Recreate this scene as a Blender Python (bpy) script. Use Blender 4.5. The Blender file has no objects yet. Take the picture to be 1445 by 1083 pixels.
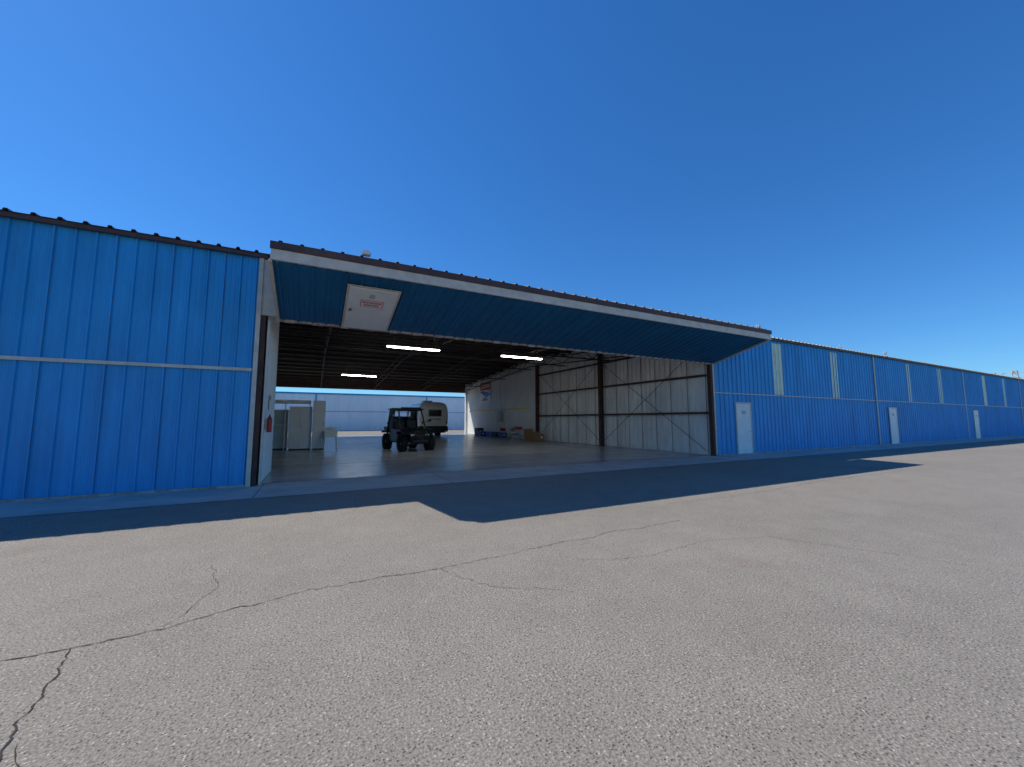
import bpy, bmesh, math, random
from mathutils import Vector, Matrix, noise
random.seed(7)
S=bpy.context.scene
D=10.6; XL=-1.1; XR=14.9; BAY=15.1; YB=40.0

# ---------------------------------------------------------------- materials
def mat(name,col,rough=0.6,metal=0.0,var=0.12,scale=3.0,bump=0.0,bscale=40,stretch=(1,1,1),spec=0.5,col2=None,emit=None):
    m=bpy.data.materials.new(name); m.use_nodes=True
    nt=m.node_tree; b=nt.nodes['Principled BSDF']
    b.inputs['Roughness'].default_value=rough; b.inputs['Metallic'].default_value=metal
    b.inputs['Specular IOR Level'].default_value=spec
    tc=nt.nodes.new('ShaderNodeTexCoord'); mp=nt.nodes.new('ShaderNodeMapping')
    mp.inputs['Scale'].default_value=stretch
    nt.links.new(tc.outputs['Object'],mp.inputs['Vector'])
    n=nt.nodes.new('ShaderNodeTexNoise'); n.inputs['Scale'].default_value=scale; n.inputs['Detail'].default_value=6
    n.inputs['Roughness'].default_value=0.65
    nt.links.new(mp.outputs[0],n.inputs['Vector'])
    r=nt.nodes.new('ShaderNodeValToRGB'); nt.links.new(n.outputs['Fac'],r.inputs[0])
    r.color_ramp.elements[0].position=0.3; r.color_ramp.elements[1].position=0.7
    c2=col2 if col2 else [c*(1-2*var) for c in col]
    r.color_ramp.elements[0].color=(*c2,1)
    r.color_ramp.elements[1].color=(*[min(1,c*(1+var*0.6)) for c in col],1)
    nt.links.new(r.outputs[0],b.inputs['Base Color'])
    if bump>0:
        n2=nt.nodes.new('ShaderNodeTexNoise'); n2.inputs['Scale'].default_value=bscale; n2.inputs['Detail'].default_value=4
        nt.links.new(tc.outputs['Object'],n2.inputs['Vector'])
        bp=nt.nodes.new('ShaderNodeBump'); bp.inputs['Strength'].default_value=bump; bp.inputs['Distance'].default_value=0.02
        nt.links.new(n2.outputs['Fac'],bp.inputs['Height']); nt.links.new(bp.outputs[0],b.inputs['Normal'])
    if emit:
        b.inputs['Emission Color'].default_value=(*emit[0],1); b.inputs['Emission Strength'].default_value=emit[1]
    return m

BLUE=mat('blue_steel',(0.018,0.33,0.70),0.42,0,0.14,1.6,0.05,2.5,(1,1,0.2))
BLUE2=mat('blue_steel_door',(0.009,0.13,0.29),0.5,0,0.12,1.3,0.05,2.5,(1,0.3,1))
ROOF=mat('roof_steel',(0.20,0.19,0.17),0.5,0.3,0.2,1.0)
BROWN=mat('brown_trim',(0.10,0.045,0.035),0.55,0,0.25,3)
RUST=mat('rust_primer_steel',(0.085,0.035,0.025),0.7,0,0.3,3)
WHITE=mat('white_trim',(0.66,0.57,0.46),0.5,0,0.12,4)
WHITED=mat('white_door_paint',(0.84,0.82,0.78),0.45,0,0.05,3)
PINK=mat('weathered_flashing',(0.50,0.40,0.36),0.6,0,0.3,5,col2=(0.22,0.13,0.10))
GREEN=mat('translucent_panel',(0.86,0.90,0.62),0.5,0,0.08,2)
INT=mat('galvanized_liner',(0.80,0.80,0.77),0.4,0.0,0.12,1.5,0.03,3,(1,1,0.3))
INTW=mat('white_liner',(0.88,0.87,0.84),0.5,0,0.06,1.5)
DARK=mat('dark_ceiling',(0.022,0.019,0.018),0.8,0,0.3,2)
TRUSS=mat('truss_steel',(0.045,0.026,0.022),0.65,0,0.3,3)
REAR=mat('pale_blue_steel',(0.86,0.96,0.95),0.5,0,0.06,0.5,stretch=(1,1,0.2))
BLK=mat('black_plastic',(0.012,0.012,0.013),0.5,0,0.2,6)
RUB=mat('rubber',(0.018,0.018,0.018),0.85,0,0.2,8)
TEAL=mat('dark_teal_paint',(0.006,0.012,0.015),0.3,0,0.1,3)
DOORT=mat('teal_door_paint',(0.02,0.08,0.10),0.35,0,0.1,3)
STEEL=mat('steel',(0.5,0.5,0.5),0.3,0.9,0.1,5)
RED=mat('red_paint',(0.55,0.03,0.02),0.4,0,0.1,3)
REDTX=mat('red_lettering',(0.6,0.05,0.04),0.5,0,0.1,3)
SILV=mat('silver_trailer_skin',(0.86,0.86,0.84),0.25,0.0,0.06,1.5)
GLASS=mat('dark_glass',(0.01,0.012,0.015),0.08,0,0.1,1)
YEL=mat('yellow_paint',(0.95,0.72,0.03),0.5,0,0.1,3)
CARD=mat('cardboard',(0.36,0.21,0.10),0.8,0,0.15,5)
BBLUE=mat('blue_plastic',(0.02,0.10,0.45),0.4,0,0.1,5)
GREY=mat('grey_enamel',(0.50,0.50,0.49),0.45,0,0.08,3)
CAB=mat('cream_cabinet',(0.84,0.83,0.80),0.45,0,0.06,2)
FABR=mat('red_fabric',(0.3,0.02,0.03),0.85,0,0.2,10)
TUBE=mat('lit_tube',(0.9,0.9,0.85),0.4,emit=((1,0.98,0.95),38.0))
LAMPH=mat('lamp_lens',(0.8,0.8,0.8),0.1)
CRACK=mat('crack_fill',(0.035,0.032,0.03),0.9,0,0.3,8)
CRACK2=mat('hairline_crack',(0.085,0.078,0.07),0.9,0,0.3,8)

def ground_mat():
    m=bpy.data.materials.new('asphalt'); m.use_nodes=True; nt=m.node_tree; L=nt.links; b=nt.nodes['Principled BSDF']
    tc=nt.nodes.new('ShaderNodeTexCoord')
    def noi(s,d=5,r=.6):
        n=nt.nodes.new('ShaderNodeTexNoise'); n.inputs['Scale'].default_value=s; n.inputs['Detail'].default_value=d; n.inputs['Roughness'].default_value=r
        L.new(tc.outputs['Object'],n.inputs['Vector']); return n
    def ramp(src,p0,p1,c0,c1):
        r=nt.nodes.new('ShaderNodeValToRGB'); L.new(src,r.inputs[0]); e=r.color_ramp.elements
        e[0].position=p0;e[1].position=p1;e[0].color=(*c0,1);e[1].color=(*c1,1); return r
    def mix(a,bb,f,t='MIX'):
        x=nt.nodes.new('ShaderNodeMix'); x.data_type='RGBA'; x.blend_type=t
        if isinstance(f,float): x.inputs[0].default_value=f
        else: L.new(f,x.inputs[0])
        L.new(a,x.inputs[6]); 
        if isinstance(bb,tuple): x.inputs[7].default_value=(*bb,1)
        else: L.new(bb,x.inputs[7])
        return x.outputs[2]
    big=ramp(noi(0.25,5).outputs['Fac'],.3,.7,(.262,.234,.197),(.315,.283,.24))
    med=ramp(noi(2.0,7,.7).outputs['Fac'],.3,.75,(.92,.92,.92),(1.05,1.05,1.05))
    c=mix(big.outputs[0],med.outputs[0],1.0,'MULTIPLY')
    fine=ramp(noi(70,3,.75).outputs['Fac'],.34,.68,(.42,.42,.42),(1.42,1.42,1.42))
    c=mix(c,fine.outputs[0],0.9,'MULTIPLY')
    v=nt.nodes.new('ShaderNodeTexVoronoi'); v.inputs['Scale'].default_value=62; L.new(tc.outputs['Object'],v.inputs['Vector'])
    sp=ramp(v.outputs['Distance'],.22,.36,(1,1,1),(0,0,0))
    sep=nt.nodes.new('ShaderNodeSeparateColor'); L.new(v.outputs['Color'],sep.inputs[0])
    gt=nt.nodes.new('ShaderNodeMath'); gt.operation='GREATER_THAN'; gt.inputs[1].default_value=.84; L.new(sep.outputs[0],gt.inputs[0])
    mu=nt.nodes.new('ShaderNodeMath'); mu.operation='MULTIPLY'; L.new(gt.outputs[0],mu.inputs[0]); L.new(sp.outputs[0],mu.inputs[1])
    c=mix(c,(.50,.46,.40),mu.outputs[0])
    gt2=nt.nodes.new('ShaderNodeMath'); gt2.operation='LESS_THAN'; gt2.inputs[1].default_value=.28; L.new(sep.outputs[1],gt2.inputs[0])
    mu2=nt.nodes.new('ShaderNodeMath'); mu2.operation='MULTIPLY'; L.new(gt2.outputs[0],mu2.inputs[0]); L.new(sp.outputs[0],mu2.inputs[1])
    c=mix(c,(.06,.052,.045),mu2.outputs[0])
    st=ramp(noi(.55,3,.5).outputs['Fac'],.64,.74,(0,0,0),(.35,.35,.35))
    c=mix(c,(.19,.12,.10),st.outputs[0])
    L.new(c,b.inputs['Base Color'])
    b.inputs['Roughness'].default_value=.75; b.inputs['Specular IOR Level'].default_value=.15
    bp=nt.nodes.new('ShaderNodeBump'); bp.inputs['Strength'].default_value=.6; bp.inputs['Distance'].default_value=.006
    ad=nt.nodes.new('ShaderNodeMath'); ad.operation='SUBTRACT'; L.new(noi(60,4,.7).outputs['Fac'],ad.inputs[0]); L.new(v.outputs['Distance'],ad.inputs[1])
    L.new(ad.outputs[0],bp.inputs['Height']); L.new(bp.outputs[0],b.inputs['Normal'])
    return m
ASPH=ground_mat()
CONC=mat('concrete_apron',(0.52,0.50,0.46),0.8,0,0.15,1.2,0.2,60)
FLOOR=mat('sealed_concrete_floor',(0.44,0.465,0.48),0.25,0,0.18,0.8,0.03,3)
JOINT=mat('joint_sealant',(0.05,0.05,0.05),0.9)
JOINT2=mat('floor_sawcut',(0.16,0.16,0.16),0.9)

# ---------------------------------------------------------------- helpers
def empty(name,loc=(0,0,0),rz=0):
    o=bpy.data.objects.new(name,None); S.collection.objects.link(o); o.location=loc; o.rotation_euler=(0,0,rz); return o
def obj(name,verts,faces,m,parent=None,smooth=False):
    me=bpy.data.meshes.new(name); me.from_pydata([tuple(v) for v in verts],[],faces); me.update()
    if m: me.materials.append(m)
    if smooth:
        for p in me.polygons: p.use_smooth=True
    o=bpy.data.objects.new(name,me); S.collection.objects.link(o)
    if parent: o.parent=parent
    return o
def box(name,lo,hi,m,parent=None,bev=0):
    x0,y0,z0=lo; x1,y1,z1=hi
    if x0>x1:x0,x1=x1,x0
    if y0>y1:y0,y1=y1,y0
    if z0>z1:z0,z1=z1,z0
    v=[(x0,y0,z0),(x1,y0,z0),(x1,y1,z0),(x0,y1,z0),(x0,y0,z1),(x1,y0,z1),(x1,y1,z1),(x0,y1,z1)]
    f=[(0,3,2,1),(4,5,6,7),(0,1,5,4),(1,2,6,5),(2,3,7,6),(3,0,4,7)]
    o=obj(name,v,f,m,parent)
    if bev>0:
        b=o.modifiers.new('b','BEVEL'); b.width=bev; b.segments=3
        if bev>.08:
            b.segments=6
            for p in o.data.polygons:p.use_smooth=True
    return o
def multibox(name,boxes,m,parent=None):
    V=[];F=[]
    for lo,hi in boxes:
        k=len(V); x0,y0,z0=lo;x1,y1,z1=hi
        V+=[(x0,y0,z0),(x1,y0,z0),(x1,y1,z0),(x0,y1,z0),(x0,y0,z1),(x1,y0,z1),(x1,y1,z1),(x0,y1,z1)]
        F+=[tuple(i+k for i in q) for q in [(0,3,2,1),(4,5,6,7),(0,1,5,4),(1,2,6,5),(2,3,7,6),(3,0,4,7)]]
    return obj(name,V,F,m,parent)
def tubes(name,segs,r,m,parent=None,n=8):
    V=[];F=[]
    for s in segs:
        a=Vector(s[0]);b=Vector(s[1]);rr=s[2] if len(s)>2 else r
        d=(b-a).normalized(); up=Vector((0,0,1)) if abs(d.z)<.9 else Vector((1,0,0))
        u=d.cross(up).normalized(); w=d.cross(u)
        k=len(V)
        for p in (a,b):
            for i in range(n):
                t=2*math.pi*(i+.5)/n; V.append(p+u*math.cos(t)*rr+w*math.sin(t)*rr)
        for i in range(n):
            j=(i+1)%n; F.append((k+i,k+j,k+n+j,k+n+i))
        F.append(tuple(k+i for i in range(n))[::-1]); F.append(tuple(k+n+i for i in range(n)))
    return obj(name,V,F,m,parent)
def prism(name,prof,x0,x1,m,parent=None,bev=0,axis='x'):
    n=len(prof)
    if axis=='x': V=[(x0,a,b) for a,b in prof]+[(x1,a,b) for a,b in prof]
    else: V=[(a,x0,b) for a,b in prof]+[(a,x1,b) for a,b in prof]
    F=[(i,(i+1)%n,n+(i+1)%n,n+i) for i in range(n)]+[tuple(range(n))[::-1],tuple(range(n,2*n))]
    o=obj(name,V,F,m,parent)
    bm=bmesh.new(); bm.from_mesh(o.data); bmesh.ops.recalc_face_normals(bm,faces=bm.faces); bm.to_mesh(o.data); bm.free()
    if bev>0:
        b=o.modifiers.new('b','BEVEL'); b.width=bev; b.segments=2
    return o
def corr(name,p0,u,L,v,nrm,m,parent=None,pitch=.305,depth=.036,minor=True,rw=.03,phase=0.1):
    """ribbed sheet: u unit dir, v = vector for the height, nrm = rib direction"""
    p0=Vector(p0);u=Vector(u);v=Vector(v);nrm=Vector(nrm)
    prof=[(0,0)]; x=phase
    while x<L-.12:
        prof+=[(x,0),(x+.018,depth),(x+.018+rw,depth),(x+.036+rw,0)]
        if minor:
            for q in (.36,.66):
                c=x+.04+pitch*q
                if c<L-.02: prof+=[(c-.02,0),(c-.012,.006),(c+.012,.006),(c+.02,0)]
        x+=pitch
    prof=[q for q in prof if q[0]<=L]; prof.append((L,0))
    V=[];F=[]
    for a,b in prof: V.append(p0+u*a+nrm*b); V.append(p0+u*a+nrm*b+v)
    for i in range(len(prof)-1): F.append((2*i,2*i+2,2*i+3,2*i+1))
    return obj(name,V,F,m,parent)

# ---------------------------------------------------------------- ground
def sheet(name,x0,y0,x1,y1,z,m):
    return obj(name,[(x0,y0,z),(x1,y0,z),(x1,y1,z),(x0,y1,z)],[(0,1,2,3)],m)
sheet('asphalt_ground',-2500,-2500,2500,2500,0,ASPH)
sheet('concrete_apron',-60,8.95,220,D+.3,.006,CONC)
sheet('hangar_floor',-14,D+.3,XR-.05,YB,.012,FLOOR)
multibox('apron_joint',[((x,8.96,.004),(x+.012,D+.29,.0085)) for x in [XL+.1+4*i for i in range(-8,25)]],JOINT)
multibox('floor_joint',[((-5,y,.008),(XR-.1,y+.008,.0145)) for y in (14.5,20,26,32)]+[((x,D+.35,.008),(x+.007,YB-.1,.0145)) for x in (3,9)],JOINT2)
def crack(name,pts,w,m,seed=0,amp=.03):
    rnd=random.Random(seed); P=[]
    for i in range(len(pts)-1):
        a=Vector((*pts[i],0));b=Vector((*pts[i+1],0)); n=max(3,int((b-a).length/.03))
        for k in range(n): P.append(a.lerp(b,k/n))
    P.append(Vector((*pts[-1],0)))
    Q=[]
    for i,p in enumerate(P):
        o=noise.noise_vector(Vector((p.x*2.2,p.y*2.2,seed)))*amp*2+noise.noise_vector(Vector((p.x*11,p.y*11,seed+9)))*amp+noise.noise_vector(Vector((p.x*31,p.y*31,seed+9)))*amp*.4
        Q.append(Vector((p.x+o.x,p.y+o.y,0)))
    V=[];F=[]
    for i,p in enumerate(Q):
        d=(Q[min(i+1,len(Q)-1)]-Q[max(i-1,0)]).normalized(); nn=Vector((-d.y,d.x,0))
        ww=w*rnd.uniform(.2,1.0)*(.35 if i in (0,len(Q)-1) else 1)
        V+=[(p.x+nn.x*ww,p.y+nn.y*ww,.004),(p.x-nn.x*ww,p.y-nn.y*ww,.004)]
    for i in range(len(Q)-1): F.append((2*i,2*i+1,2*i+3,2*i+2))
    return obj(name,V,F,m)
crack('pavement_crack',[(-4,3.8),(-1.69,3.74),(-1.39,3.73),(-.92,3.78),(-.12,3.95),(.45,3.98),(1.19,3.93)],.006,CRACK,1)
crack('pavement_crack',[(1.19,3.93),(2.11,4.0),(3.57,4.12),(4.93,4.11)],.005,CRACK2,1)
crack('pavement_crack',[(-1.39,3.73),(-1.265,3.155),(-1.22,2.87),(-1.18,2.71),(-1.25,2.3)],.006,CRACK,3)
crack('pavement_crack',[(-1.15,2.75),(-1.08,2.64),(-1.04,2.57),(-1.0,2.3)],.005,CRACK,4)
crack('pavement_crack',[(5.26,3.08),(5.5,2.6),(5.75,2.19),(6.1,1.5)],.004,CRACK2,5,.01)
crack('pavement_crack',[(9,4.25),(9.4,3),(10.2,2.2)],.004,CRACK2,7)
crack('pavement_crack',[(5.6,5.0),(8,4.9),(11,5.1),(16,5.0)],.005,CRACK2,8)
crack('pavement_crack',[(2.6,3.5),(3.4,3.2),(4.3,3.3),(5.26,3.08)],.003,CRACK2,11)
crack('pavement_crack',[(-.92,3.78),(-.7,4.4),(-.9,5.1)],.0035,CRACK2,12)
crack('pavement_crack',[(1.19,3.93),(1.5,3.3),(2.1,2.9)],.003,CRACK2,13)

# ---------------------------------------------------------------- hangar building
H=empty('hangar_building')
XE0=-31.4; XE1=XR+BAY*9
ZT=2.65; ZE=5.35
corr('facade_left',(XE0,D,.02),(1,0,0),XL-.15-XE0,(0,0,ZE-.02),(0,-1,0),BLUE,H)
corr('facade_right',(XR+.12,D,.02),(1,0,0),XE1-XR-.12,(0,0,ZE-.02),(0,-1,0),BLUE,H)
T=[((XE0,D-.06,ZT-.035),(XL-.24,D-.038,ZT+.035)),((XR+.12,D-.06,ZT-.02),(XE1,D-.038,ZT+.02))]
T+=[((XL-.22,D-.075,.0),(XL-.13,D+.02,ZE))]
for i in range(1,9):
    x=XR+BAY*i
    T+=[((x-.05,D-.068,.06),(x+.05,D-.037,ZE-.02))]
T+=[((XR+.06,D-.07,0.05),(XR+.15,D+.02,ZE-.3))]
T+=[((XL-16,D-.066,.06),(XL-15.93,D-.037,ZE-.02))]
multibox('white_trim',T,WHITE,H)
multibox('base_flashing',[((XE0,D-.055,.007),(XL-.24,D-.037,.05)),((XR+.15,D-.055,.007),(XE1,D-.037,.05))],PINK,H)
multibox('sheet_lap',[((x,D-.0385,.08),(x+.006,D-.0365,ZE-.05)) for x in [XE0+.153+.915*i for i in range(33)]],RUST,H)
for i in range(9):
    for dx in (5.0,10.4):
        x=XR+BAY*i+dx
        corr('skylight_strip',(x-.36,D-.006,ZT+.05),(1,0,0),.76,(0,0,ZE-ZT-.2),(0,-1,0),GREEN,H,minor=False)
    x=XR+BAY*i+1.55
    multibox('door_frame',[((x-.06,D-.07,.02),(x,D-.03,2.2)),((x+1.0,D-.07,.02),(x+1.06,D-.03,2.2)),((x-.06,D-.07,2.2),(x+1.06,D-.03,2.27))],WHITE,H)
    box('person_door',(x,D-.058,.03),(x+1.0,D-.03,2.2),WHITED,H)
    tubes('door_handle',[((x+.9,D-.1,1.0),(x+.9,D-.05,1.0)),((x+.8,D-.1,1.0),(x+.92,D-.1,1.0))],.015,STEEL,H)
    box('door_number',(x+.35,D-.062,1.75),(x+.65,D-.056,1.9),GREY,H)
multibox('eave_flashing',[((XE0,D-.12,ZE-.03),(XL-.05,D-.04,ZE+.06)),((XR+.05,D-.12,ZE-.03),(XE1,D-.04,ZE+.06))],BROWN,H)
YR=(D+YB)/2; ZR=6.35
corr('roof_front',(XE0,D-.16,ZE+.065),(1,0,0),XE1-XE0,(0,YR-D+.16,ZR-ZE),(0,0,1),ROOF,H,pitch=.36,depth=.05,minor=False,rw=.05)
corr('roof_rear',(XE0,YR,ZR+.065),(1,0,0),XE1-XE0,(0,YB-YR+.3,ZE-ZR),(0,0,1),ROOF,H,pitch=.36,depth=.05,minor=False,rw=.05)
# canopy in front of the opening
YC=8.25; ZC=4.80; CL=XL+.26
corr('canopy_roof',(CL-.02,YC-.06,ZC+.02),(1,0,0),XR-CL+.25,(0,D-.1-YC,ZE+.11-ZC),(0,0,1),BROWN,H,pitch=.36,depth=.05,minor=False,rw=.05)
box('canopy_fascia',(CL-.04,YC-.075,ZC-.10),(XR+.24,YC-.02,ZC+.035),BROWN,H)
prism('canopy_rafter',[(YC-.02,ZC-.1),(YC-.02,ZC+.01),(D-.1,ZE+.04),(D-.1,ZE-.12)],CL-.03,CL+.06,BROWN,H)
prism('canopy_rafter',[(YC-.02,ZC-.1),(YC-.02,ZC+.01),(D-.1,ZE+.04),(D-.1,ZE-.12)],XR+.14,XR+.22,BROWN,H)
box('wall_above_opening',(XL-.1,D+.02,4.2),(XR+.1,D+.06,ZE+.03),RUST,H)
box('jamb_board',(XL-.128,D-.04,3.96),(XL+.3,D+.018,ZE-.04),WHITE,H)
# tilt-up door panel (open)
pi=Vector((0,D-.06,3.9)); po=Vector((0,YC,4.5)); v=po-pi; nn=Vector((0,v.z,-v.y)).normalized()
if nn.z>0: nn=-nn
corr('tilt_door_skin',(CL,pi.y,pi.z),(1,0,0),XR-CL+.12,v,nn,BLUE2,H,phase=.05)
box('tilt_door_outer_trim',(CL-.03,YC-.055,4.49),(XR+.22,YC-.0,4.60),WHITE,H)
box('tilt_door_outer_trim',(CL-.02,YC-.045,4.603),(XR+.20,YC+.02,4.695),WHITE,H)
box('tilt_door_inner_trim',(CL-.1,D-.075,3.85),(XR+.05,D+.015,3.90),PINK,H)
tubes('tilt_door_hem',[((CL+.1+.61*i,D-.07,3.84),(CL+.3+.61*i,D-.07,3.84)) for i in range(26)],.018,PINK,H)
for xa in (CL-.06,XR+.12):
    V=[Vector((xa,0,0))+pi-nn*.01,Vector((xa+.06,0,0))+pi-nn*.01,Vector((xa+.06,0,0))+po-nn*.01,Vector((xa,0,0))+po-nn*.01]
    V+=[q+nn*.06 for q in V]
    obj('tilt_door_edge',V,[(0,1,2,3),(4,7,6,5),(0,4,5,1),(1,5,6,2),(2,6,7,3),(3,7,4,0)],WHITE,H)
def onpanel(name,x0,x1,a,b,off,th,m):
    V=[]
    for t in (off,off+th):
        for x,s in ((x0,a),(x1,a),(x1,b),(x0,b)): V.append(Vector((x,0,0))+pi+v*s+nn*t)
    obj(name,V,[(0,1,2,3),(4,7,6,5),(0,4,5,1),(1,5,6,2),(2,6,7,3),(3,7,4,0)],m,H)
onpanel('wicket_door_frame',.5,1.62,.0,.84,.037,.012,WHITE)
onpanel('wicket_door',.55,1.57,.02,.81,.049,.012,WHITED)
onpanel('wicket_door_sign',.82,1.32,.5,.62,.0615,.003,REDTX)
onpanel('wicket_door_sign_face',.835,1.305,.508,.612,.0650,.002,WHITED)
for k in range(9):
    onpanel('sign_text',.86+.048*k,.86+.048*k+.032,.567,.597,.0675,.001,REDTX)
    if k<7: onpanel('sign_text',.90+.048*k,.90+.048*k+.034,.523,.552,.0675,.001,REDTX)
onpanel('wicket_number',.98,1.10,.66,.73,.0615,.003,GREY)
onpanel('wicket_lock',.60,.66,.40,.44,.0615,.03,STEEL)
# opening posts
multibox('door_post',[((XL-.12,D-.05,0),(XL-.03,D+.12,3.95)),((XR-.06,D-.05,0),(XR+.05,D+.12,3.95))],RUST,H)
multibox('jamb_angle',[((XL+.022,D-.02,0.01),(XL+.06,D+.05,3.84))],WHITE,H)
# interior left wall + recess
corr('interior_wall_left',(XL,D+.12,0.02),(0,1,0),2.9,(0,0,5.34),(1,0,0),INTW,H)
box('interior_wall_return',(-14,D+2.95,0),(XL-.01,D+3.0,5.4),INT,H)
box('interior_wall_far_left',(-14,D+3,0),(-13.9,YB,5.35),INT,H)
# interior right wall
corr('interior_wall_right_front',(XR,D+.12,.02),(0,1,0),14.0,(0,0,5.3),(-1,0,0),INT,H,pitch=.305,minor=False,depth=.05)
multibox('wall_sheet_lap',[((XR-.052,D+.2+.915*i,.03),(XR-.0505,D+.222+.915*i,5.25)) for i in range(15)],RUST,H)
obj('gable_liner',[(XR-.03,D+.1,5.3),(XR-.03,YB,5.3),(XR-.03,YR,6.33)],[(0,1,2)],INT,H)
corr('interior_wall_right_back',(XR-.06,D+14.15,.02),(0,1,0),YB-D-14.2,(0,0,5.3),(-1,0,0),INTW,H,pitch=.305,minor=False,depth=.02)
multibox('steel_column',[((XR-.30,y,0),(XR-.04,y+.16,5.6)) for y in (17.4,24.55)],RUST,H)
multibox('wall_girt',[((XR-.16,D+.15,z),(XR-.04,24.5,z+.09)) for z in (1.75,3.35,4.75)],RUST,H)
tubes('wind_brace',[((XR-.2,D+.2,.2),(XR-.2,17.4,4.8)),((XR-.2,D+.2,4.8),(XR-.2,17.4,.2)),((XR-.2,17.5,.2),(XR-.2,24.5,5)),((XR-.2,17.5,5),(XR-.2,24.5,.2))],.012,RUST,H)
multibox('wall_rail_yellow',[((XR-.14,26.0,2.36),(XR-.085,YB-1,2.45))],YEL,H)
# rear opening
multibox('rear_header',[((-14,YB-.05,4.5),(XR,YB+.1,5.5))],BROWN,H)
multibox('rear_wall_pier',[((XR-.25,YB-.2,0),(XR,YB+.02,5.4))],INTW,H)
multibox('building_side_core',[((XR+.2,D+.3,0),(XE1,YB,5.2)),((XE0,D+.3,0),(-14.1,YB,5.2)),((-14,D+.3,0),(XL-.05,D+2.9,5.2))],GREY,H)
# ceiling and trusses
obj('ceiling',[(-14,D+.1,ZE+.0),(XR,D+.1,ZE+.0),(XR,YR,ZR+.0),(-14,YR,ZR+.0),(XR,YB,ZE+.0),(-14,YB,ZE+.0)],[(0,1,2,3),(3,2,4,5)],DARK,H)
def zroof(y): return ZE+(ZR-ZE)*(1-abs(y-YR)/(YR-D))
tr=[]
for j in range(7):
    y=D+1.2+j*4.6; zt=zroof(y)-.22; zb=zt-.75 if j else zt-.7
    tr+=[((-13.9,y,zt),(XR-.1,y,zt),.045),((-13.9,y,zb),(XR-.1,y,zb),.045)]
    x=-13.9;k=0
    while x<XR-1:
        tr.append(((x,y,zt if k%2 else zb),(x+.85,y,zb if k%2 else zt),.022)); x+=.85;k+=1
for i in range(6):
    x=-9+i*4.7
    for y0,y1 in ((D+.3,YR),(YR,YB-.1)):
        n=10
        tr+=[((x,y0,zroof(y0)-.3),(x,y1,zroof(y1)-.3),.04),((x,y0,zroof(y0)-.8),(x,y1,zroof(y1)-.8),.035)]
        for k in range(n):
            ya=y0+(y1-y0)*k/n; yb=y0+(y1-y0)*(k+1)/n
            tr.append(((x,ya,zroof(ya)-(.8 if k%2 else .3)),(x,yb,zroof(yb)-(.3 if k%2 else .8)),.02))
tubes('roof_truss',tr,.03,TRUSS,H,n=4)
multibox('roof_purlin',[((-13.9,D+.8+1.5*i,zroof(D+.8+1.5*i)-.17),(XR-.1,D+.86+1.5*i,zroof(D+.8+1.5*i)-.02)) for i in range(19)],TRUSS,H)

# rear building
R=empty('hangar_building')
corr('facade',(-60,58,0),(1,0,0),160,(0,0,5.0),(0,-1,0),REAR,R,pitch=.61,minor=False)
box('body',(-60,58.1,0),(100,80,4.9),REAR,R)
box('eave',(-60,57.85,4.95),(100,58.4,5.15),BLUE,R)
multibox('trim',[((-60,57.93,2.6),(100,57.96,2.66))]+[((x,57.92,0),(x+.12,57.95,5)) for x in range(-60,100,15)],BLUE,R)

# ---------------------------------------------------------------- fixtures
def fluo(x,y,z,L=2.4):
    e=empty('fluorescent_light',(x,y,z))
    prism('housing',[(-.10,.03),(.10,.03),(.06,.09),(-.06,.09)],-L/2,L/2,WHITED,e)
    tubes('tube',[((-L/2+.03,-.045,.005),(L/2-.03,-.045,.005)),((-L/2+.03,.045,.005),(L/2-.03,.045,.005))],.022,TUBE,e)
    tubes('hanger',[((-L/2+.3,0,.09),(-L/2+.3,0,.5)),((L/2-.3,0,.09),(L/2-.3,0,.5))],.006,STEEL,e)
for p in ((3.9,17.4),(9.5,17.4),(2.8,30.1)): fluo(*p,4.72)

def flood(x,y,z,s=1):
    e=empty('flood_light',(x,y,z)); e.scale=(s,s,s)
    tubes('bracket',[((0,0,0),(0,0,.1)),((-.11,0,.1),(.11,0,.1)),((-.11,0,.1),(-.11,0,.2)),((.11,0,.1),(.11,0,.2))],.012,GREY,e)
    prism('head',[(-.06,.1),(.02,.08),(.07,.22),(-.02,.25)],-.1,.1,GREY,e,.01)
    box('lens',(-.085,-.075,.115),(.085,-.06,.23),LAMPH,e)
flood(.82,8.35,4.87,.75); flood(14.7,8.4,4.87,.75); flood(31.7,D-.05,5.5,1)
tubes('roof_antenna',[((31.2,D+2,5.4),(31.2,D+2,6.6)),((31.0,D+2,6.3),(31.4,D+2,6.3))],.02,GREY)

def pylon(x,y,h,w):
    e=empty('transmission_tower',(x,y,0)); seg=[]
    n=8
    def c(k): 
        t=k/n; ww=w*(1-.8*t); return [Vector((sx*ww,sy*ww,h*t)) for sx,sy in ((-1,-1),(1,-1),(1,1),(-1,1))]
    for k in range(n):
        a=c(k);b=c(k+1)
        for i in range(4):
            seg+=[(a[i],b[i]),(a[i],b[(i+1)%4]),(b[i],b[(i+1)%4])]
    for z in (.72,.84,.96): seg+=[((0,-w*1.2,h*z),(0,w*1.2,h*z)),((0,-w*1.2,h*z),(0,0,h*(z+.03))),((0,w*1.2,h*z),(0,0,h*(z+.03)))]
    tubes('lattice',seg,.16,GREY,e,4)
pylon(298,53,25,3); pylon(330,66,27,3)

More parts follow.
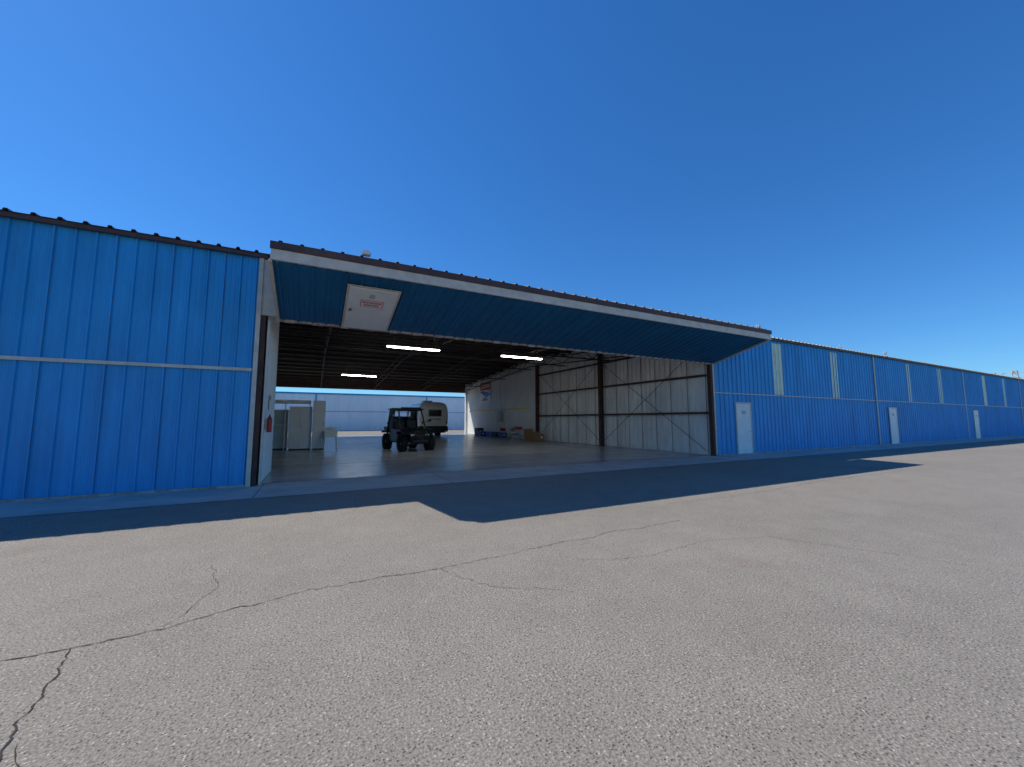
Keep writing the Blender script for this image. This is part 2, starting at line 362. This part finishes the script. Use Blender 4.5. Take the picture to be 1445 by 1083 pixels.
# fire extinguisher
e=empty('fire_extinguisher',(XL+.12,11.1,1.2)); e.scale=(.75,.75,.8)
tubes('cylinder',[((0,0,0),(0,0,.42)),],.075,RED,e,16)
tubes('neck',[((0,0,.42),(0,0,.47),.045),((0,0,.47),(0,0,.53),.02),((0,-.08,.53),(0,.04,.53),.015),((0,-.1,.48),(0,0,.5),.012)],.02,BLK,e,10)
tubes('hose',[((0,.03,.5),(.05,.09,.4)),((.05,.09,.4),(.05,.09,.15))],.012,BLK,e)
box('bracket',(-.12,-.05,.1),(-.07,.05,.4),STEEL,e)
e=empty('warning_sign',(XL+.05,11.7,1.75)); box('plate',(0,-.15,0),(.01,.15,.4),WHITED,e); box('red_band',(.01,-.13,.25),(.013,.13,.37),REDTX,e)

# ---------------------------------------------------------------- utility vehicle
def wheel(par,x,y,r=.38,w=.28,name='wheel'):
    e=bpy.data.objects.new(name,None); S.collection.objects.link(e); e.parent=par; e.location=(x,y,r)
    prof=[(-w*.35,r*.55),(-w*.48,r*.68),(-w*.5,r*.88),(-w*.38,r*.97),(0,r),(w*.38,r*.97),(w*.5,r*.88),(w*.48,r*.68),(w*.35,r*.55)]
    n=36;V=[];F=[]
    for i in range(n):
        t=2*math.pi*i/n
        for a,b in prof: V.append((a,b*math.cos(t),b*math.sin(t)))
    m=len(prof)
    for i in range(n):
        for k in range(m-1): F.append((i*m+k,i*m+k+1,((i+1)%n)*m+k+1,((i+1)%n)*m+k))
    obj('tyre',V,F,RUB,e,True)
    V=[];F=[]
    for i in range(22):
        t=2*math.pi*i/22
        for sx in (-1,1):
            tt=t+(.14 if sx>0 else 0); k=len(V)
            for rr in (r*.93,r*1.035):
                for xx,dt in ((sx*.01,-.06),(sx*w*.52,-.06),(sx*w*.52,.06),(sx*.01,.06)):
                    V.append((xx,rr*math.cos(tt+dt),rr*math.sin(tt+dt)))
            F+=[tuple(k+q for q in f) for f in [(0,1,2,3),(4,5,6,7),(0,1,5,4),(1,2,6,5),(2,3,7,6),(3,0,4,7)]]
    obj('tread_lugs',V,F,RUB,e)
    sp=[((-w*.3,0,0),(w*.3,0,0),.07)]
    tubes('hub',sp,.07,STEEL,e,12)
    sg=[]
    for i in range(7):
        t=2*math.pi*i/7
        for sx in (-1,1): sg.append(((sx*w*.3,.05*math.cos(t),.05*math.sin(t)),(sx*w*.36,r*.56*math.cos(t),r*.56*math.sin(t)),.02))
    tubes('spokes',sg,.02,BLK,e,6)
    tubes('rim_barrel',[((-w*.2,0,0),(w*.2,0,0),r*.5)],.1,BLK,e,24)
U=empty('utility_vehicle',(4.22,19.75,.012),math.radians(190))
U.scale=(1.04,1.0,1.03)
for sx in (-1,1):
    for y in (1.02,-1.05): wheel(U,sx*.66,y)
box('floor_pan',(-.62,-1.1,.36),(.62,.7,.46),BLK,U,.02)
prism('hood',[(.62,.46),(.62,1.08),(1.0,1.02),(1.42,.84),(1.5,.66),(1.46,.46)],-.48,.48,TEAL,U,.04)
prism('front_grille',[(1.44,.42),(1.52,.62),(1.47,.80),(1.40,.80),(1.36,.42)],-.42,.42,BLK,U,.02)
for sx in (-1,1):
    prism('front_fender',[(.60,.78),(.62,.98),(.8,1.02),(1.15,.98),(1.42,.86),(1.45,.78),(1.2,.90),(.8,.92)],sx*.44,sx*.82,TEAL,U,.015)
    prism('rear_fender',[(-1.5,.80),(-1.45,.92),(-.8,.94),(-.62,.8),(-.75,.86),(-1.3,.86)],sx*.55,sx*.82,BLK,U,.015)
    box('headlight',(sx*.24,1.43,.70),(sx*.44,1.50,.79),LAMPH,U,.02)
    prism('side_door',[(-.62,.42),(-.66,.98),(-.1,1.02),(.55,.96),(.6,.42)],sx*.66,sx*.70,DOORT,U,.015)
    prism('side_net',[(-1.05,1.0),(-.98,1.88),(-.46,1.88),(-.46,1.0)],sx*.60,sx*.612,BLK,U)
    box('mirror',(sx*.78,.52,1.35),(sx*.96,.56,1.47),BLK,U,.01)
    tubes('mirror_arm',[((sx*.64,.5,1.35),(sx*.8,.54,1.4))],.012,BLK,U)
    tubes('suspension',[((sx*.2,1.1,.40),(sx*.56,1.02,.36)),((sx*.2,.92,.40),(sx*.56,1.02,.36)),((sx*.25,1.02,.85),(sx*.5,1.02,.4),.04),((sx*.2,-1.05,.42),(sx*.56,-1.05,.36)),((sx*.3,-1.05,.85),(sx*.5,-1.05,.4),.04)],.022,STEEL,U)
cg=[]
for sx in (-1,1):
    x=sx*.64; xt=sx*.56
    cg+=[((x,.62,.98),(xt,.22,1.92)),((xt,.22,1.92),(xt,-1.0,1.92)),((xt,-1.0,1.92),(x,-1.12,.9)),((x,-.35,.5),(xt,-.4,1.92)),((x,.62,.98),(x,.6,.42)),((x,-1.12,.9),(x,-1.1,.42)),((xt,-.4,1.9),(x,-1.1,1.25))]
cg+=[((-.56,y,1.92),(.56,y,1.92)) for y in (.22,-.4,-1.0)]+[((-.64,.62,1.0),(.64,.62,1.0)),((-.62,-1.08,1.25),(.62,-1.08,1.25))]
tubes('roll_cage',cg,.036,BLK,U,10)
prism('roof_panel',[(.36,1.93),(.3,1.99),(-.4,2.03),(-1.1,1.99),(-1.1,1.95)],-.66,.66,BLK,U,.015)
box('light_bar',(-.5,.30,2.0),(.5,.37,2.05),BLK,U,.015)
box('rear_panel',(-.57,-1.11,.95),(.57,-1.09,1.62),BLK,U)
for y0 in (-.35,-.95):
    for x0 in (-.3,.3):
        box('seat_cushion',(x0-.25,y0,.6),(x0+.25,y0+.45,.76),BLK,U,.05)
        prism('seat_back',[(y0-.06,.72),(y0+.06,.72),(y0-.02,1.45),(y0-.12,1.45)],x0-.24,x0+.24,BLK,U,.03)
        box('headrest',(x0-.13,y0-.12,1.47),(x0+.13,y0-.03,1.62),BLK,U,.03)
box('dashboard',(-.58,.5,.85),(.58,.66,1.08),BLK,U,.03)
bpy.ops.mesh.primitive_torus_add(major_radius=.17,minor_radius=.018,location=(0,0,0)); st=bpy.context.object; st.name='steering_wheel'; st.parent=U; st.location=(.3,.36,1.1); st.rotation_euler=(math.radians(60),0,0); st.data.materials.append(BLK)
tubes('steering_column',[((.3,.36,1.1),(.3,.55,1.0))],.02,BLK,U)
multibox('cargo_bed',[((-.6,-1.75,.80),(.6,-1.12,.84)),((-.6,-1.75,.84),(-.57,-1.12,1.1)),((.57,-1.75,.84),(.6,-1.12,1.1)),((-.57,-1.75,.84),(.57,-1.72,1.1))],BLK,U)
tubes('front_bumper',[((-.4,1.58,.5),(.4,1.58,.5)),((-.35,1.60,.72),(.35,1.60,.72)),((-.35,1.60,.72),(-.4,1.58,.5)),((.35,1.60,.72),(.4,1.58,.5)),((-.2,1.6,.72),(-.2,1.4,.45)),((.2,1.6,.72),(.2,1.4,.45)),((-.3,1.6,.72),(-.25,1.5,.92)),((.3,1.6,.72),(.25,1.5,.92)),((-.25,1.5,.92),(.25,1.5,.92))],.024,BLK,U)
prism('skid_plate',[(1.1,.32),(1.5,.45),(1.48,.5),(-1.2,.37),(-1.2,.32)],-.35,.35,STEEL,U)

# ---------------------------------------------------------------- travel trailer
Tt=empty('travel_trailer',(9.5,36.4,.012),0)
Tt.scale=(1.16,1.0,1.03)
def rbox(name,hx,y0,y1,z0,z1,m,par,r=.55,taper=.06):
    V=[];F=[];ny=24;N=32
    for j in range(ny+1):
        t=j/ny; y=y0+(y1-y0)*(.5-.5*math.cos(math.pi*t))
        dd=min(y-y0,y1-y); s=1.0
        if dd<r: s=math.sqrt(max(0,1-((r-dd)/r)**2))
        sx=hx*(.70+.30*s); sz=(.62+.38*s)
        for i in range(N):
            a=2*math.pi*i/N; c=math.cos(a);q=math.sin(a)
            X=sx*(abs(c)**.45)*(1 if c>0 else -1); Z=(abs(q)**.5)*(1 if q>0 else -1)
            zc=(z0+z1)/2; hz=(z1-z0)/2
            if Z<0: z=zc+hz*Z*(.8+.2*s)
            else: z=zc+hz*Z*sz; X*=1-taper*Z
            V.append((X,y,z))
    for j in range(ny):
        for i in range(N):
            k=(i+1)%N; F.append((j*N+i,(j+1)*N+i,(j+1)*N+k,j*N+k))
    F.append(tuple(range(N))); F.append(tuple(ny*N+i for i in range(N))[::-1])
    o=obj(name,V,F,m,par,True)
    bm=bmesh.new(); bm.from_mesh(o.data); bmesh.ops.remove_doubles(bm,verts=bm.verts,dist=.0005); bmesh.ops.recalc_face_normals(bm,faces=bm.faces); bm.to_mesh(o.data); bm.free()
    return o
rbox('body_shell',1.17,-2.8,2.9,.55,3.0,SILV,Tt)
rbox('lower_band',1.185,-2.82,2.9,.42,1.0,BLK,Tt,.45)
box('rear_window',(-.5,-2.84,1.75),(.5,-2.72,2.3),GLASS,Tt,.05)
box('rear_window_frame',(-.55,-2.825,1.70),(.55,-2.70,2.35),GREY,Tt,.05)
for y in (-1.9,.2,1.7): box('side_window',(-1.19,y,1.65),(-1.1,y+.75,2.25),GLASS,Tt,.04)
box('entry_door',(-1.2,-.85,.62),(-1.12,-.15,2.4),CAB,Tt,.03)
for sx in (-1,1):
    wheel(Tt,sx*1.0,-.1,.34,.22); wheel(Tt,sx*1.0,.7,.34,.22)
    box('tail_light',(sx*.9,-2.85,1.08),(sx*1.0,-2.72,1.32),RED,Tt,.02)
box('roof_air_conditioner',(-.35,-.5,2.95),(.35,.5,3.2),WHITED,Tt,.05)
box('rear_bumper',(-1.0,-2.98,.42),(1.0,-2.84,.55),BLK,Tt,.02)
box('licence_plate',(-.18,-2.86,1.12),(.18,-2.845,1.28),WHITED,Tt)
multibox('logo_lettering',[((-.42+.13*k,-2.835,1.45),(-.42+.13*k+.09,-2.79,1.56)) for k in range(7)],RED,Tt)
tubes('tow_hitch',[((-.5,2.7,.5),(0,3.6,.5)),((.5,2.7,.5),(0,3.6,.5)),((0,3.5,.1),(0,3.5,.6))],.04,BLK,Tt)
box('chassis',(-.9,-2.6,.32),(.9,2.7,.46),BLK,Tt)

# ---------------------------------------------------------------- left storage
def cabinet(x0,x1,y0,y1,h,m,name='storage_cabinet',nd=2):
    e=empty(name,((x0+x1)/2,(y0+y1)/2,.012)); w=(x1-x0)/2; d=(y1-y0)/2
    box('carcass',(-w,-d,.06),(w,d,h),m,e,.01); box('plinth',(-w+.03,-d+.03,0),(w-.03,d-.03,.06),BLK,e)
    for i in range(nd):
        a=-w+2*w*i/nd+.012; b=-w+2*w*(i+1)/nd-.012
        box('door_leaf',(a,-d-.02,.09),(b,-d-.001,h-.03),m,e,.006)
        hx=b-.05 if i%2==0 else a+.05
        box('handle',(hx-.01,-d-.05,h*.5),(hx+.01,-d-.021,h*.5+.14),STEEL,e)
    return e
cabinet(-1.12,-.12,21.9,22.6,2.15,CAB)
cabinet(-.08,.48,21.7,22.9,2.45,CAB,nd=1)
cabinet(-2.4,-1.2,22.5,23.2,2.0,CAB)
e=empty('storage_shelf',(-1.6,22.6,.012))
multibox('boards',[((-.9,-.6,2.32),(1.4,.5,2.47)),((-.9,-.6,1.2),(.3,.3,1.24))],CAB,e)
tubes('uprights',[((-.85,-.55,0),(-.85,-.55,2.32)),((.3,-.55,0),(.3,-.55,2.32)),((-.85,.45,0),(-.85,.45,2.32)),((1.35,.45,2.2),(1.35,.45,2.32))],.025,CAB,e)
box('carton',(-.7,-.5,1.245),(-.2,-.1,1.6),CARD,e)
e=empty('utility_sink',(.75,21.5,.012))
multibox('basin',[((-.3,-.27,.62),(.3,.27,.65)),((-.3,-.27,.65),(-.27,.27,.95)),((.27,-.27,.65),(.3,.27,.95)),((-.27,-.27,.65),(.27,-.24,.95)),((-.27,.24,.65),(.27,.27,1.1))],WHITED,e)
tubes('legs',[((sx*.25,sy*.22,.63),(sx*.29,sy*.26,0)) for sx in (-1,1) for sy in (-1,1)]+[((0,.2,1.05),(0,.2,1.2)),((0,.2,1.2),(0,.0,1.15))],.018,WHITED,e)

# ---------------------------------------------------------------- items along right wall
def chair(x,y,r,m):
    e=empty('folding_chair',(x,y,.012),r)
    box('seat',(-.22,-.2,.43),(.22,.2,.46),m,e,.01); prism('backrest',[(.2,.62),(.23,.62),(.30,.86),(.27,.86)],-.21,.21,m,e)
    tubes('frame',[((s*.23,.3,.88),(s*.23,-.25,0)) for s in (-1,1)]+[((s*.21,-.18,.45),(s*.21,.28,0)) for s in (-1,1)]+[((-.21,.28,.05),(.21,.28,.05)),((-.23,.3,.88),(.23,.3,.88))],.012,STEEL,e)
chair(13.4,25.6,.6,FABR); chair(13.0,26.7,2.2,FABR); chair(12.9,24.7,1.2,BLK)
e=empty('folding_table',(14.0,26.2,.012)); box('top',(-.38,-.9,.72),(.38,.9,.76),GREY,e,.01)
tubes('legs',[((s*.33,t*.75,.72),(s*.33,t*.8,0)) for s in (-1,1) for t in (-1,1)]+[((-.33,t*.78,.3),(.33,t*.78,.3)) for t in (-1,1)],.015,BLK,e)
box('toolbox',(-.2,-.3,.76),(.1,.2,.95),RED,e,.01); box('paint_tin',(-.1,.35,.76),(.1,.55,.98),BBLUE,e,.03)
def carton(x,y,w,d,h,m,name,r=0):
    e=empty(name,(x,y,.012),r); box('body',(-w/2,-d/2,0),(w/2,d/2,h),m,e,.01)
    box('lid_flap',(-w/2-.01,-d/2-.01,h),(w/2+.01,-.003,h+.015),m,e); box('lid_flap',(-w/2-.01,.003,h),(w/2+.01,d/2+.01,h+.015),m,e)
    box('label',(-w*.2,-d/2-.003,h*.4),(w*.2,-d/2-.0005,h*.7),WHITED,e)
carton(14.1,24.0,.6,.6,.62,CARD,'cardboard_box'); carton(14.0,23.2,.5,.5,.5,CARD,'cardboard_box',.2); carton(14.1,24.0+.9,.45,.5,.8,CARD,'cardboard_box')
for i,(x,y) in enumerate(((14.2,31.5),(14.2,32.3),(13.9,33.4),(14.2,29.6))):
    carton(x,y,.5,.65,.4,BBLUE,'storage_bin',.05*i)
carton(14.2,30.6,.5,.6,.42,BLK,'storage_bin'); carton(14.1,34.5,.6,.8,.7,BLK,'storage_bin')
e=empty('electrical_panel',(XR-.15,31.0,1.3)); box('box',(-.12,-.3,0),(0,.3,1.0),GREY,e,.01); tubes('conduit',[((-.06,0,1.0),(-.06,0,3.9))],.02,GREY,e); box('door',(-.135,-.27,.04),(-.121,.27,.96),GREY,e)
e=empty('wall_banner',(XR-.12,34.6,4.2))
box('cloth',(-.012,-1.3,-1.0),(0,1.3,1.0),WHITED,e)
box('red_field',(-.018,-1.25,.2),(-.013,1.25,.95),REDTX,e); prism('blue_swoosh',[(-1.25,-.2),(.6,.15),(1.25,.05),(-.3,-.6)],-.018,-.013,BBLUE,e)
prism('red_swoosh',[(-1.0,-.85),(.2,-.45),(1.0,-.85)],-.018,-.013,REDTX,e)
for k in range(5): box('letter',(-.022,-1.0+.42*k,.38),(-.019,-.75+.42*k,.75),WHITED,e)

# ---------------------------------------------------------------- light
el=48.7; sd=Vector((-.65,.59,1)).normalized()
W=bpy.data.worlds.new("World"); S.world=W; W.use_nodes=True; nt=W.node_tree
bg=nt.nodes['Background']; sk=nt.nodes.new('ShaderNodeTexSky'); sk.sky_type='NISHITA'; sk.sun_disc=False
sk.sun_elevation=math.radians(el); sk.sun_rotation=math.radians(360-47.8); sk.air_density=1.0; sk.dust_density=0.1; sk.ozone_density=2.5
ga=nt.nodes.new('ShaderNodeGamma'); ga.inputs[1].default_value=.8
hs=nt.nodes.new('ShaderNodeHueSaturation'); hs.inputs['Saturation'].default_value=1.35
mx=nt.nodes.new('ShaderNodeMix'); mx.data_type='RGBA'; mx.blend_type='MULTIPLY'; mx.inputs[0].default_value=1; mx.inputs[7].default_value=(.50,.92,1.34,1)
nt.links.new(sk.outputs[0],ga.inputs[0]); nt.links.new(ga.outputs[0],hs.inputs['Color']); nt.links.new(hs.outputs[0],mx.inputs[6]); nt.links.new(mx.outputs[2],bg.inputs[0]); bg.inputs[1].default_value=.15
sl=bpy.data.lights.new('sun','SUN'); sl.energy=5; sl.angle=math.radians(.5); sl.color=(1,.95,.85)
so=bpy.data.objects.new('sun',sl); S.collection.objects.link(so); so.rotation_euler=(-sd).to_track_quat('-Z','Y').to_euler()

# ---------------------------------------------------------------- camera
c=bpy.data.cameras.new('camera'); c.sensor_width=36; c.lens=36*542/1445; c.clip_end=6000; c.clip_start=.05
co=bpy.data.objects.new('camera',c); S.collection.objects.link(co); co.location=(0,0,1.5)
th=math.radians(27.1); p=math.radians(5.4)
F=Vector((math.sin(th)*math.cos(p),math.cos(th)*math.cos(p),math.sin(p)))
co.rotation_euler=F.to_track_quat('-Z','Y').to_euler()
S.camera=co
S.view_settings.view_transform='Standard'; S.view_settings.look='None'; S.view_settings.exposure=0
